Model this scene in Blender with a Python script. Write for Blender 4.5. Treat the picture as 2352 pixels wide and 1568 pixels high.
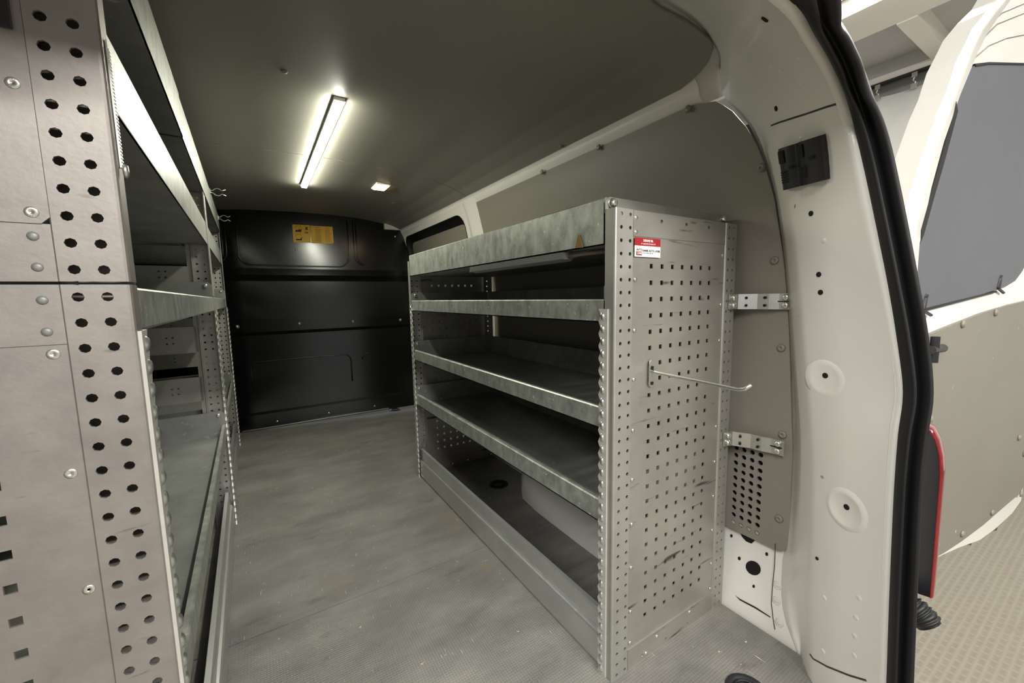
import bpy, math, random
from mathutils import Vector, Matrix

random.seed(7)
for o in list(bpy.data.objects):
    bpy.data.objects.remove(o)
SC = bpy.context.scene
COL = SC.collection

# Everything below is laid out in units of the camera's height above the van floor; UNIT turns it into metres at the very end.
UNIT = 0.88

# ------------------------------------------------------------------ camera
W, H, F = 2352, 1568, 928.2
R = [(0.84572641, -0.07516007, 0.52829708),
     (-0.53327153, -0.08343704, 0.8418193),
     (-0.01919165, -0.99367461, -0.11064564)]   # world axes in camera axes (right, down, forward)
CAM = Vector((0, 0, 1))
cd = bpy.data.cameras.new('camera')
cd.sensor_width = 36.0
cd.lens = 36.0 * F / W
cd.clip_start = 0.01
cam = bpy.data.objects.new('camera', cd)
COL.objects.link(cam)
cam.matrix_world = Matrix(((R[0][0], -R[0][1], -R[0][2], 0),
                           (R[1][0], -R[1][1], -R[1][2], 0),
                           (R[2][0], -R[2][1], -R[2][2], 1),
                           (0, 0, 0, 1)))
SC.camera = cam

# ------------------------------------------------------------------ world, workshop lamps and added fill lights, exposure
wd = bpy.data.worlds.new('workshop_air')
SC.world = wd
wd.use_nodes = True
wd.node_tree.nodes['Background'].inputs[0].default_value = (1.0, 1.0, 0.985, 1)
wd.node_tree.nodes['Background'].inputs[1].default_value = 0.45


def area(name, loc, target, sx, sy, energy, col):
    l = bpy.data.lights.new(name, 'AREA')
    l.shape = 'RECTANGLE'
    l.size, l.size_y, l.energy, l.color = sx, sy, energy, col
    o = bpy.data.objects.new(name, l)
    COL.objects.link(o)
    o.location = loc
    o.rotation_euler = (Vector(target) - Vector(loc)).to_track_quat('-Z', 'Y').to_euler()
    return o


area('workshop_area_light', (0.6, -2.4, 2.75), (0.6, -1.9, 0.0), 2.4, 0.25, 185, (1.0, 0.98, 0.95))
area('workshop_area_light', (-1.6, -1.0, 2.75), (-1.2, -0.6, 0.0), 0.25, 2.4, 80, (1.0, 0.98, 0.95))
area('workshop_area_light', (3.5, 0.4, 3.0), (3.5, 0.4, 0.0), 0.25, 2.4, 55, (1.0, 0.98, 0.95))  # added light above the view, brightens the curtain side
area('workshop_area_light', (3.5, 0.4, 3.02), (3.5, 0.4, 5.0), 0.25, 2.4, 45, (1.0, 0.98, 0.95))  # added upward fill, only there to brighten the workshop ceiling

SC.view_settings.view_transform = 'Standard'
SC.view_settings.look = 'None'
SC.view_settings.exposure = 0.3
SC.view_settings.gamma = 1.0
SC.view_settings.use_curve_mapping = False


# ------------------------------------------------------------------ helpers
def U(px, py, X=None, Y=None, Z=None):
    d = (px - W / 2, py - H / 2, F)
    w = Vector([sum(R[i][k] * d[k] for k in range(3)) for i in range(3)])
    if X is not None:
        t = X / w[0]
    elif Y is not None:
        t = Y / w[1]
    else:
        t = (Z - 1) / w[2]
    return CAM + w * t


def UP(px, py, p0, n):
    d = (px - W / 2, py - H / 2, F)
    w = Vector([sum(R[i][k] * d[k] for k in range(3)) for i in range(3)])
    t = (Vector(p0) - CAM).dot(Vector(n)) / w.dot(Vector(n))
    return CAM + w * t


class MB:
    def __init__(s):
        s.v, s.f = [], []

    def add(s, vs, fs):
        b = len(s.v)
        s.v += [tuple(v) for v in vs]
        s.f += [tuple(i + b for i in f) for f in fs]
        return s

    def box(s, a, b):
        x0, x1 = sorted((a[0], b[0])); y0, y1 = sorted((a[1], b[1])); z0, z1 = sorted((a[2], b[2]))
        return s.add([(x0, y0, z0), (x1, y0, z0), (x1, y1, z0), (x0, y1, z0), (x0, y0, z1), (x1, y0, z1), (x1, y1, z1), (x0, y1, z1)],
                     [(0, 3, 2, 1), (4, 5, 6, 7), (0, 1, 5, 4), (1, 2, 6, 5), (2, 3, 7, 6), (3, 0, 4, 7)])

    def prism(s, pts, off):
        n = len(pts)
        off = Vector(off)
        a = [Vector(p) for p in pts]
        return s.add(a + [p + off for p in a],
                     [tuple(range(n))[::-1], tuple(range(n, 2 * n))] + [(i, (i + 1) % n, n + (i + 1) % n, n + i) for i in range(n)])

    def grid(s, rows, closed=False):
        m = len(rows[0])
        vs = [p for r in rows for p in r]
        fs = []
        for i in range(len(rows) - 1):
            for j in range(m if closed else m - 1):
                k = (j + 1) % m
                fs.append((i * m + j, i * m + k, (i + 1) * m + k, (i + 1) * m + j))
        return s.add(vs, fs)

    def tube(s, path, r, n=8, caps=True):
        path = [Vector(p) for p in path]
        rows = []
        up = Vector((0.13, 0.27, 0.95)).normalized()
        for i, p in enumerate(path):
            t = (path[min(i + 1, len(path) - 1)] - path[max(i - 1, 0)]).normalized()
            a = t.cross(up)
            if a.length < 1e-3:
                a = t.cross(Vector((1, 0, 0)))
            a.normalize()
            b = t.cross(a)
            rr = r[i] if isinstance(r, (list, tuple)) else r
            rows.append([p + (a * math.cos(q) + b * math.sin(q)) * rr for q in [2 * math.pi * k / n for k in range(n)]])
        b0 = len(s.v)
        s.grid(rows, True)
        if caps:
            s.f.append(tuple(b0 + k for k in range(n))[::-1])
            e = b0 + (len(rows) - 1) * n
            s.f.append(tuple(e + k for k in range(n)))
        return s

    def plate(s, us, vs, u0, u1, v0, v1, half, t, mp, shape='round'):
        """flat plate pierced by a grid of holes; mp(u, v, w) -> xyz, w runs through the thickness"""
        ub = [u0] + [(a + b) / 2 for a, b in zip(us, us[1:])] + [u1]
        vb = [v0] + [(a + b) / 2 for a, b in zip(vs, vs[1:])] + [v1]
        for i, uc in enumerate(us):
            for j, vc in enumerate(vs):
                a0, a1, b0, b1 = ub[i], ub[i + 1], vb[j], vb[j + 1]
                if shape == 'sq':
                    hole = [(uc - half, vc - half), (uc + half, vc - half), (uc + half, vc + half), (uc - half, vc + half)]
                    rim = [(a0, b0), (a1, b0), (a1, b1), (a0, b1)]
                else:
                    q = half * 0.7071
                    hole = [(uc - q, vc - q), (uc, vc - half), (uc + q, vc - q), (uc + half, vc), (uc + q, vc + q), (uc, vc + half), (uc - q, vc + q), (uc - half, vc)]
                    rim = [(a0, b0), (uc, b0), (a1, b0), (a1, vc), (a1, b1), (uc, b1), (a0, b1), (a0, vc)]
                n = len(hole)
                V = [mp(p[0], p[1], 0) for p in rim] + [mp(p[0], p[1], 0) for p in hole] + [mp(p[0], p[1], t) for p in rim] + [mp(p[0], p[1], t) for p in hole]
                fs = []
                for k in range(n):
                    m = (k + 1) % n
                    fs += [(k, m, n + m, n + k), (2 * n + k, 3 * n + k, 3 * n + m, 2 * n + m), (n + k, n + m, 3 * n + m, 3 * n + k)]
                s.add(V, fs)
        c = [(u0, v0), (u1, v0), (u1, v1), (u0, v1)]
        s.add([mp(a, b, 0) for a, b in c] + [mp(a, b, t) for a, b in c], [(k, (k + 1) % 4, 4 + (k + 1) % 4, 4 + k) for k in range(4)])
        return s

    def lathe(s, prof, n=14, mp=lambda x, y, z: (x, y, z), base=True):
        rows = [[mp(r * math.cos(2 * math.pi * k / n), r * math.sin(2 * math.pi * k / n), h) for k in range(n)] for r, h in prof]
        b0 = len(s.v)
        s.grid(rows, True)
        s.f.append(tuple(b0 + (len(prof) - 1) * n + k for k in range(n)))
        if base:
            s.f.append(tuple(b0 + k for k in range(n))[::-1])
        return s

    def mesh(s, name, mat, smooth=False):
        me = bpy.data.meshes.new(name)
        me.from_pydata(s.v, [], s.f)
        me.validate()
        me.materials.append(M[mat])
        if smooth:
            for p in me.polygons:
                p.use_smooth = True
        me.update()
        return me

    def build(s, name, mat, parent=None, smooth=False, fix=False):
        me = s.mesh(name, mat, smooth)
        if fix:
            import bmesh
            bm = bmesh.new(); bm.from_mesh(me)
            bmesh.ops.recalc_face_normals(bm, faces=bm.faces)
            bm.to_mesh(me); bm.free()
        return link(name, me, parent)


def link(name, me, parent=None, loc=None, rot=None):
    o = bpy.data.objects.new(name, me)
    COL.objects.link(o)
    if parent is not None:
        o.parent = parent
    if loc is not None:
        o.location = loc
    if rot is not None:
        o.rotation_euler = rot
    return o


def tag(o, label, cat, group=None):
    o['label'] = label
    o['category'] = cat
    if group:
        o['group'] = group
    return o


def struct(o, label=None):
    o['kind'] = 'structure'
    if label:
        o['label'] = label
    return o


def thing(name, loc, rz, label, cat, group=None):
    o = link(name, None, None, loc, (0, 0, rz))
    return tag(o, label, cat, group)


def lettering(text, size, mat, parent, loc, ex, ez, name='lettering', align='CENTER', bold=0.0):
    """flat lettering in the plane of ex (reading direction) and ez (up)"""
    cu = bpy.data.curves.new('lettering', 'FONT')
    cu.body, cu.size, cu.align_x, cu.align_y, cu.offset = text, size, align, 'CENTER', bold
    cu.resolution_u = 2
    t = bpy.data.objects.new('lettering_source', cu)
    COL.objects.link(t)
    bpy.context.view_layer.update()
    me = bpy.data.meshes.new_from_object(t.evaluated_get(bpy.context.evaluated_depsgraph_get()))
    bpy.data.objects.remove(t)
    me.materials.clear()
    me.materials.append(M[mat])
    ex, ez = Vector(ex).normalized(), Vector(ez).normalized()
    n = ex.cross(ez)
    for v in me.vertices:
        v.co = ex * v.co.x + ez * v.co.y
    o = link(name, me, parent, loc)
    return o


def lin(c):
    return tuple((x / 255 / 12.92 if x / 255 <= 0.04045 else ((x / 255 + 0.055) / 1.055) ** 2.4) for x in c) + (1,)


# ------------------------------------------------------------------ materials
M = {}


def mat(name, col, rough=0.5, metal=0.0, var=0.0, scale=6.0, bump=0.0, bscale=80.0, stretch=(1, 1, 1), dark=None, rvar=0.0, spec=None, coat=0.0, speck=None):
    m = bpy.data.materials.new(name)
    m.use_nodes = True
    nt = m.node_tree
    b = nt.nodes['Principled BSDF']
    c = lin(col)
    b.inputs['Base Color'].default_value = c
    b.inputs['Roughness'].default_value = rough
    b.inputs['Metallic'].default_value = metal
    if spec is not None:
        b.inputs['Specular IOR Level'].default_value = spec
    b.inputs['Coat Weight'].default_value = coat
    tc = nt.nodes.new('ShaderNodeTexCoord')
    mpn = nt.nodes.new('ShaderNodeMapping')
    mpn.inputs['Scale'].default_value = stretch
    nt.links.new(tc.outputs['Object'], mpn.inputs[0])
    if var or rvar:
        n = nt.nodes.new('ShaderNodeTexNoise')
        n.inputs['Scale'].default_value = scale
        n.inputs['Detail'].default_value = 6
        n.inputs['Roughness'].default_value = 0.65
        nt.links.new(mpn.outputs[0], n.inputs['Vector'])
        cr = nt.nodes.new('ShaderNodeValToRGB')
        cr.color_ramp.elements[0].position = 0.32
        cr.color_ramp.elements[1].position = 0.68
        d = lin(dark) if dark else tuple(x * (1 - var) for x in c[:3]) + (1,)
        cr.color_ramp.elements[0].color = d
        cr.color_ramp.elements[1].color = tuple(min(1, x * (1 + var * 0.35)) for x in c[:3]) + (1,)
        nt.links.new(n.outputs['Fac'], cr.inputs[0])
        out = cr.outputs[0]
        if speck:
            n2 = nt.nodes.new('ShaderNodeTexNoise')
            n2.inputs['Scale'].default_value = speck[1]
            n2.inputs['Detail'].default_value = 3
            mp2 = nt.nodes.new('ShaderNodeMapping')
            mp2.inputs['Scale'].default_value = speck[4] if len(speck) > 4 else (1, 1, 1)
            nt.links.new(tc.outputs['Object'], mp2.inputs[0])
            nt.links.new(mp2.outputs[0], n2.inputs['Vector'])
            r2 = nt.nodes.new('ShaderNodeValToRGB')
            r2.color_ramp.elements[0].position = speck[2]
            r2.color_ramp.elements[1].position = speck[3]
            mx = nt.nodes.new('ShaderNodeMix')
            mx.data_type = 'RGBA'
            nt.links.new(n2.outputs['Fac'], r2.inputs[0])
            nt.links.new(r2.outputs[0], mx.inputs[0])
            nt.links.new(out, mx.inputs[6])
            mx.inputs[7].default_value = lin(speck[0])
            out = mx.outputs[2]
        nt.links.new(out, b.inputs['Base Color'])
        if rvar:
            mr = nt.nodes.new('ShaderNodeMapRange')
            mr.inputs['To Min'].default_value = max(0.05, rough - rvar)
            mr.inputs['To Max'].default_value = min(1, rough + rvar)
            nt.links.new(n.outputs['Fac'], mr.inputs['Value'])
            nt.links.new(mr.outputs[0], b.inputs['Roughness'])
    if bump:
        n3 = nt.nodes.new('ShaderNodeTexNoise')
        n3.inputs['Scale'].default_value = bscale
        n3.inputs['Detail'].default_value = 4
        nt.links.new(mpn.outputs[0], n3.inputs['Vector'])
        bp = nt.nodes.new('ShaderNodeBump')
        bp.inputs['Strength'].default_value = bump
        bp.inputs['Distance'].default_value = 0.004
        nt.links.new(n3.outputs['Fac'], bp.inputs['Height'])
        nt.links.new(bp.outputs[0], b.inputs['Normal'])
    M[name] = m
    return m


def emit(name, col, strength):
    m = bpy.data.materials.new(name)
    m.use_nodes = True
    b = m.node_tree.nodes['Principled BSDF']
    b.inputs['Base Color'].default_value = (0.8, 0.8, 0.8, 1)
    b.inputs['Emission Color'].default_value = lin(col)
    b.inputs['Emission Strength'].default_value = strength
    M[name] = m


mat('galvanised', (172, 175, 166), 0.42, 0.55, 0.42, 34, 0.05, 120, (1, 1, 0.6), rvar=0.12, speck=((225, 226, 214), 90, 0.66, 0.74))
mat('steel_panel', (174, 171, 162), 0.42, 0.75, 0.13, 5, 0.03, 200, (1, 1, 1.6), rvar=0.1, speck=((84, 81, 74), 7, 0.64, 0.74, (1, 1, 8)))
mat('steel_post', (175, 173, 165), 0.45, 0.7, 0.14, 9, 0.03, 200, (1, 1, 1), rvar=0.1)
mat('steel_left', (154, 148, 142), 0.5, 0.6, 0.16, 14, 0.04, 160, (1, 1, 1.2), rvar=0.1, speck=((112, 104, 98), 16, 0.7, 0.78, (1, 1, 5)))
mat('aluminium', (196, 197, 194), 0.34, 0.75, 0.08, 12, 0.0)
mat('light_strip_edge', (196, 194, 186), 0.45, 0.35, 0.1, 20)
mat('zinc', (205, 206, 200), 0.28, 0.9, 0.12, 30)
mat('screw', (225, 225, 215), 0.25, 0.9)
mat('shelf_floor', (142, 143, 138), 0.5, 0.4, 0.25, 9, 0.03, speck=((196, 196, 190), 30, 0.68, 0.76, (1, 2.5, 1)))
mat('ceiling_board', (136, 134, 124), 0.5, 0.0, 0.05, 3, 0.02, 300, spec=0.4)
mat('wall_board', (126, 122, 111), 0.42, 0.0, 0.05, 3, 0.03, 260, spec=0.45, speck=((168, 150, 118), 14, 0.76, 0.79, (3, 3, 1)))
mat('van_white', (214, 212, 204), 0.3, 0.0, 0.03, 4, 0.02, 60, coat=0.3, speck=((120, 112, 98), 22, 0.77, 0.8))
mat('bulkhead_black', (4, 5, 5), 0.21, 0.0, 0.12, 5, 0.0, 240, rvar=0.03, spec=0.65)
mat('bead_black', (20, 22, 21), 0.3, 0.0)
mat('rubber', (20, 20, 21), 0.5, 0.0, 0.15, 20, 0.05, 90, spec=0.4)
mat('plastic_black', (27, 27, 30), 0.36, 0.0, 0.1, 20)
mat('hole_black', (3, 3, 3), 0.9)
mat('groove', (52, 51, 46), 0.7)
mat('yellow', (226, 176, 8), 0.5, 0.0, 0.05, 9)
mat('ink_faint', (168, 128, 8), 0.6)
mat('ink', (16, 14, 10), 0.6)
mat('sticker_red', (150, 28, 36), 0.45)
mat('sticker_white', (236, 236, 228), 0.45)
mat('door_board', (116, 112, 102), 0.5, 0.0, 0.05, 6, 0.02, 150, speck=((186, 180, 168), 40, 0.74, 0.78))
mat('door_window_board', (84, 85, 90), 0.5, 0.0, 0.06, 5, 0.02, 150, speck=((150, 148, 150), 24, 0.74, 0.8))
mat('lens_red', (112, 3, 19), 0.12, 0.0, 0.2, 40, spec=0.7, coat=0.6)
mat('tape_brown', (120, 92, 40), 0.6)
mat('paint_ceiling', (196, 191, 182), 0.6, 0.0, 0.06, 5)
mat('beam_white', (240, 236, 226), 0.6)
mat('ceiling_grey', (196, 196, 192), 0.6, 0.0, 0.12, 2, stretch=(1, 0.3, 1))
mat('curtain', (214, 214, 208), 0.55, 0.0, 0.1, 3, 0.1, 14)
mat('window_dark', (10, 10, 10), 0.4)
mat('grey_plastic', (120, 114, 102), 0.45)
emit('led_lit', (255, 255, 238), 95.0)
emit('dome_lit', (255, 214, 160), 14.0)


def floor_material():
    m = bpy.data.materials.new('van_floor_board')
    m.use_nodes = True
    nt = m.node_tree
    L = nt.links
    b = nt.nodes['Principled BSDF']
    tc = nt.nodes.new('ShaderNodeTexCoord')

    def noise(scale, stretch=(1, 1, 1), det=6):
        mp = nt.nodes.new('ShaderNodeMapping')
        mp.inputs['Scale'].default_value = stretch
        L.new(tc.outputs['Object'], mp.inputs[0])
        n = nt.nodes.new('ShaderNodeTexNoise')
        n.inputs['Scale'].default_value = scale
        n.inputs['Detail'].default_value = det
        n.inputs['Roughness'].default_value = 0.65
        L.new(mp.outputs[0], n.inputs['Vector'])
        return n.outputs['Fac']

    def ramp(src, p0, p1, c0=(0, 0, 0, 1), c1=(1, 1, 1, 1)):
        r = nt.nodes.new('ShaderNodeValToRGB')
        r.color_ramp.elements[0].position, r.color_ramp.elements[1].position = p0, p1
        r.color_ramp.elements[0].color, r.color_ramp.elements[1].color = c0, c1
        L.new(src, r.inputs[0])
        return r.outputs[0]

    def mix(fac, a, c):
        x = nt.nodes.new('ShaderNodeMix')
        x.data_type = 'RGBA'
        L.new(fac, x.inputs[0])
        L.new(a, x.inputs[6])
        x.inputs[7].default_value = c
        return x.outputs[2]

    base = ramp(noise(3.2, (1, 2.2, 1)), 0.3, 0.7, lin((92, 91, 87)), lin((128, 126, 119)))
    c = mix(ramp(noise(2.2), 0.56, 0.74), base, lin((118, 106, 90)))
    c = mix(ramp(noise(5.0, (1, 2.5, 1)), 0.6, 0.75), c, lin((72, 70, 66)))
    c = mix(ramp(noise(26, (9, 0.55, 1), 2), 0.71, 0.75), c, lin((205, 198, 180)))
    c = mix(ramp(noise(38, (1, 1.6, 1), 3), 0.70, 0.735), c, lin((205, 192, 160)))
    L.new(c, b.inputs['Base Color'])
    b.inputs['Roughness'].default_value = 0.5
    wv = []
    for ax in (0, 1):
        mp = nt.nodes.new('ShaderNodeMapping')
        mp.inputs['Rotation'].default_value = (0, 0, ax * math.pi / 2)
        L.new(tc.outputs['Object'], mp.inputs[0])
        w = nt.nodes.new('ShaderNodeTexWave')
        w.inputs['Scale'].default_value = 48
        L.new(mp.outputs[0], w.inputs['Vector'])
        wv.append(w.outputs['Fac'])
    ad = nt.nodes.new('ShaderNodeMath')
    ad.operation = 'MULTIPLY'
    L.new(wv[0], ad.inputs[0]); L.new(wv[1], ad.inputs[1])
    bp = nt.nodes.new('ShaderNodeBump')
    bp.inputs['Strength'].default_value = 0.35
    bp.inputs['Distance'].default_value = 0.002
    L.new(ad.outputs[0], bp.inputs['Height'])
    L.new(bp.outputs[0], b.inputs['Normal'])
    M['van_floor'] = m

    m = bpy.data.materials.new('workshop_floor_mat')
    m.use_nodes = True
    nt = m.node_tree
    L = nt.links
    b = nt.nodes['Principled BSDF']
    tc = nt.nodes.new('ShaderNodeTexCoord')
    br = nt.nodes.new('ShaderNodeTexBrick')
    br.inputs['Scale'].default_value = 11.0
    br.inputs['Mortar Size'].default_value = 0.11
    br.inputs['Mortar Smooth'].default_value = 1.0
    br.inputs['Brick Width'].default_value = 0.5
    br.inputs['Row Height'].default_value = 0.28
    br.inputs['Color1'].default_value = lin((112, 106, 93))
    br.inputs['Color2'].default_value = lin((116, 110, 97))
    br.inputs['Mortar'].default_value = lin((126, 120, 107))
    L.new(tc.outputs['Object'], br.inputs['Vector'])
    base = br.outputs['Color']
    c = mix(ramp(noise(4.0), 0.62, 0.75), base, lin((120, 108, 90)))
    L.new(c, b.inputs['Base Color'])
    b.inputs['Roughness'].default_value = 0.42
    bp = nt.nodes.new('ShaderNodeBump')
    bp.inputs['Strength'].default_value = 0.15
    bp.inputs['Distance'].default_value = 0.01
    L.new(br.outputs['Fac'], bp.inputs['Height'])
    L.new(bp.outputs[0], b.inputs['Normal'])
    M['workshop_floor'] = m


floor_material()


# ------------------------------------------------------------------ van shell
def lerp_table(t, x):
    if x <= t[0][0]:
        return t[0][1]
    for (a, va), (b, vb) in zip(t, t[1:]):
        if x <= b:
            return va + (vb - va) * (x - a) / (b - a)
    return t[-1][1]


def wall_x(z):
    return lerp_table([(0, 1.2), (0.21, 1.252), (0.9, 1.25), (1.1, 1.237), (1.3, 1.207), (1.42, 1.18), (1.52, 1.155), (1.56, 1.142), (1.6, 1.12)], z)


def ceil_z(x):
    t = abs(x - 0.3)
    return lerp_table([(0, 1.703), (0.3, 1.698), (0.5, 1.683), (0.67, 1.655), (0.76, 1.63), (0.83, 1.6), (0.9, 1.55)], t)


YB = 3.66      # bulkhead

# floor: two boards with an open joint
fl = struct(link('floor', None), 'grey worn ribbed plywood load floor')
MB().box((-0.72, 0.2, -0.03), (1.2, 1.357, 0)).build('floor_board', 'van_floor', fl)
MB().box((-0.72, 1.361, -0.03), (1.2, YB + 0.2, 0)).build('floor_board', 'van_floor', fl)
MB().box((-0.72, 0.2, -0.08), (1.22, YB, -0.031)).build('sub_floor', 'van_white', fl)

# ceiling: two boards
cl = struct(link('ceiling', None), 'olive grey ceiling boards of the load bay')
xs = [-0.53 + 0.04 * i for i in range(42)]
xs = [x for x in xs if x <= 0.93] + [0.95 + 0.01 * i for i in range(18)]


def rear_edge(x):
    return lerp_table([(0.86, 0.69), (0.95, 0.672), (1.03, 0.662), (1.06, 0.672), (1.085, 0.70), (1.105, 0.745), (1.12, 0.81)], x)


def board(y0f, y1, name):
    m = MB()
    rows = []
    for x in xs:
        a = y0f(x)
        rows.append([(x, a + (y1 - a) * k / 8, ceil_z(x)) for k in range(9)])
    m.grid(rows)
    m.grid([[(p[0], p[1], p[2] + 0.006) for p in r] for r in rows])
    m.grid([[(r[0][0], r[0][1], r[0][2] + d) for r in rows] for d in (0, 0.006)])
    m.grid([[(r[-1][0], r[-1][1], r[-1][2] + d) for r in rows] for d in (0, 0.006)])
    return m.build(name, 'ceiling_board', cl, True)


board(rear_edge, 2.262, 'ceiling_board')
board(lambda x: 2.268, YB + 0.2, 'ceiling_board')
# roof skin above
m = MB()
m.grid([[(x, y, ceil_z(x) + 0.02) for y in (0.6, 1.5, 2.5, YB + 0.25)] for x in [-0.6 + 0.06 * i for i in range(31)]])
m.build('roof_skin', 'van_white', cl, True)
# plastic rivets of the ceiling boards
rv = MB().lathe([(0.011, 0.0), (0.010, -0.003), (0.006, -0.005)], 10).mesh('rivet', 'grey_plastic', True)
for px, py in [(903, 470), (1004, 470), (970, 489), (946, 501), (1290, 305), (1345, 305), (1500, 270), (1210, 360), (655, 195)]:
    p = U(px, py, Z=1.66)
    link('rivet', rv, cl, (p.x, p.y, ceil_z(p.x) - 0.0005))

# right wall --------------------------------------------------------------
wr = struct(link('wall_right', None), 'taupe wall board and white metal of the right van side')


def panel_rear(z):
    return lerp_table([(0.21, 0.518), (0.3, 0.509), (0.55, 0.513), (1.03, 0.55), (1.25, 0.578), (1.38, 0.608), (1.46, 0.645), (1.51, 0.68), (1.54, 0.715), (1.556, 0.78)], z)


m = MB()
zs = [0.55 + 0.05 * i for i in range(19)] + [1.5, 1.525, 1.54, 1.55, 1.556]
rows = []
for z in zs:
    a = panel_rear(z)
    rows.append([(wall_x(z), a + (2.20 - a) * k / 10, z) for k in range(11)])
m.grid(rows)
m.grid([[(r[0][0] + d, r[0][1], r[0][2]) for r in rows] for d in (0, 0.006)])
m.grid([[(p[0] + d, p[1], p[2]) for p in rows[-1]] for d in (0, 0.006)])
m.build('wall_board', 'wall_board', wr, True)
# lower part of the same board with its field of round holes
m = MB()
us = [0.597 + 0.0245 * i for i in range(4)]
vs = [0.262 + 0.0249 * i for i in range(12)]
m.plate(us, vs, 0.584, 0.687, 0.235, 0.55, 0.0078, 0.006, lambda u, v, w: (wall_x(v) + w, u, v))
m.add([(wall_x(z), y, z) for z, y in [(0.235, 0.538), (0.241, 0.524), (0.258, 0.512), (0.3, 0.509), (0.55, 0.513), (0.55, 0.584), (0.235, 0.584)]], [tuple(range(7))])
m.add([(wall_x(z), y, z) for z, y in [(0.235, 0.687), (0.55, 0.687), (0.55, 2.2), (0.235, 2.2)]], [(0, 1, 2, 3)])
m.build('wall_board', 'wall_board', wr)
# screws with plastic caps on the board
cap = MB().lathe([(0.0115, 0.0), (0.0105, -0.003), (0.003, -0.0045), (0.0028, -0.002)], 12).mesh('cap', 'grey_plastic', True)
for px, py in [(1756, 385), (1787, 598), (1802, 799), (1805, 998), (1797, 1191)]:
    p = U(px - 8, py, X=1.24)
    for _ in range(4):
        p = U(px - 8, py, X=wall_x(p.z) - 0.001)
    link('screw_cap', cap, wr, p, (0, math.pi / 2, 0))
for px, py in [(1580, 250), (1245, 395), (1375, 338)]:
    p = U(px, py, X=1.165)
    link('screw_cap', rv, wr, U(px, py, X=wall_x(p.z) - 0.001), (0, math.pi / 2, 0))
# cornice rail between ceiling and wall board
m = MB()
prof = [(1.105, 1.622), (1.122, 1.603), (1.130, 1.597), (1.133, 1.588), (1.138, 1.572), (1.149, 1.56), (1.158, 1.54)]
m.grid([[(x, y, z) for x, z in prof] for y in (0.76, 1.2, 1.7, 2.2, 2.45, 2.9, 3.3, YB)])
m.build('cornice_rail', 'van_white', wr, True)
# white lower inner side with pressed openings
m = MB()
m.grid([[(wall_x(z) + 0.012, y, z) for y in (0.36, 0.6, 0.9, 1.4, 2.0, 2.6, 3.2, YB)] for z in (-0.03, 0.0, 0.07, 0.14, 0.21, 0.27)])
m.build('lower_side', 'van_white', wr, True)
m = MB()
m.grid([[(1.29, y, z) for y in (0.56, YB)] for z in (0.2, 1.5)])
m.build('outer_skin', 'rubber', wr)


def wall_blob(pts, name, matn, par, x=None, lift=0.002):
    vs = []
    for px, py in pts:
        z = U(px, py, X=1.22).z
        for _ in range(8):
            p = U(px, py, X=(wall_x(z) + 0.012 - lift))
            z = p.z
        vs.append(p)
    return MB().add(vs, [tuple(range(len(vs)))]).build(name, matn, par)


def oval(cx, cy, a, b, rot, n=16):
    c, s = math.cos(rot), math.sin(rot)
    return [(cx + a * math.cos(t) * c - b * math.sin(t) * s, cy + a * math.cos(t) * s + b * math.sin(t) * c) for t in [2 * math.pi * k / n for k in range(n)]]


wall_blob([(1692, 1203), (1736, 1226), (1735, 1240), (1726, 1248), (1714, 1243), (1704, 1232)], 'opening', 'hole_black', wr)
wall_blob(oval(1730, 1304, 19, 15, 0.7), 'opening', 'hole_black', wr)
for cx, cy, a in [(1698, 1282, 4.5), (1680, 1230, 4), (1761, 1272, 4.5), (1731, 1346, 4), (1675, 1202, 6)]:
    wall_blob(oval(cx, cy, a * 0.75, a, -0.2, 10), 'opening', 'hole_black', wr)
wall_blob([(1688, 1366), (1700, 1375), (1735, 1393), (1770, 1416), (1769, 1418), (1733, 1396), (1699, 1378)], 'scrape', 'ink', wr)
m = MB()
m.tube([U(px, py, X=x) for px, py, x in [(1781, 1248, 1.245), (1779, 1300, 1.235), (1774, 1350, 1.225), (1772, 1385, 1.216), (1776, 1420, 1.21), (1780, 1445, 1.204)]], 0.0011, 6)
m.build('seam', 'groove', wr)
ringm = MB().lathe([(0.012, 0), (0.011, -0.003), (0.008, -0.001), (0.005, -0.003), (0.001, -0.003)], 14).mesh('weld_spot', 'van_white', True)
for px, py in [(1786, 1344), (1783, 1379), (1790, 1430)]:
    z = U(px, py, X=1.215).z
    for _ in range(8):
        z = U(px, py, X=wall_x(z) + 0.012).z
    link('weld_spot', ringm, wr, U(px, py, X=wall_x(z) + 0.012), (0, math.pi / 2, 0))

# white post and sliding-door window at the front of the right side
m = MB()
m.grid([[(wall_x(z) - 0.004 + d, y, z) for y, d in ((2.17, 0.02), (2.2, 0.0), (2.30, -0.012), (2.32, -0.006), (2.40, 0.02))] for z in (0.0, 0.3, 0.7, 1.0, 1.2, 1.35, 1.45, 1.53, 1.58)])
m.build('wall_post', 'van_white', wr, True)


def wcurve(s, t):
    return s


def rrect(y0, y1, z0, z1, r, n=6):
    pts = []
    for cy, cz, a0 in ((y1 - r, z0 + r, -90), (y1 - r, z1 - r, 0), (y0 + r, z1 - r, 90), (y0 + r, z0 + r, 180)):
        for k in range(n + 1):
            a = math.radians(a0 + 90 * k / n)
            pts.append((cy + r * math.cos(a), cz + r * math.sin(a)))
    return pts


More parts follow.
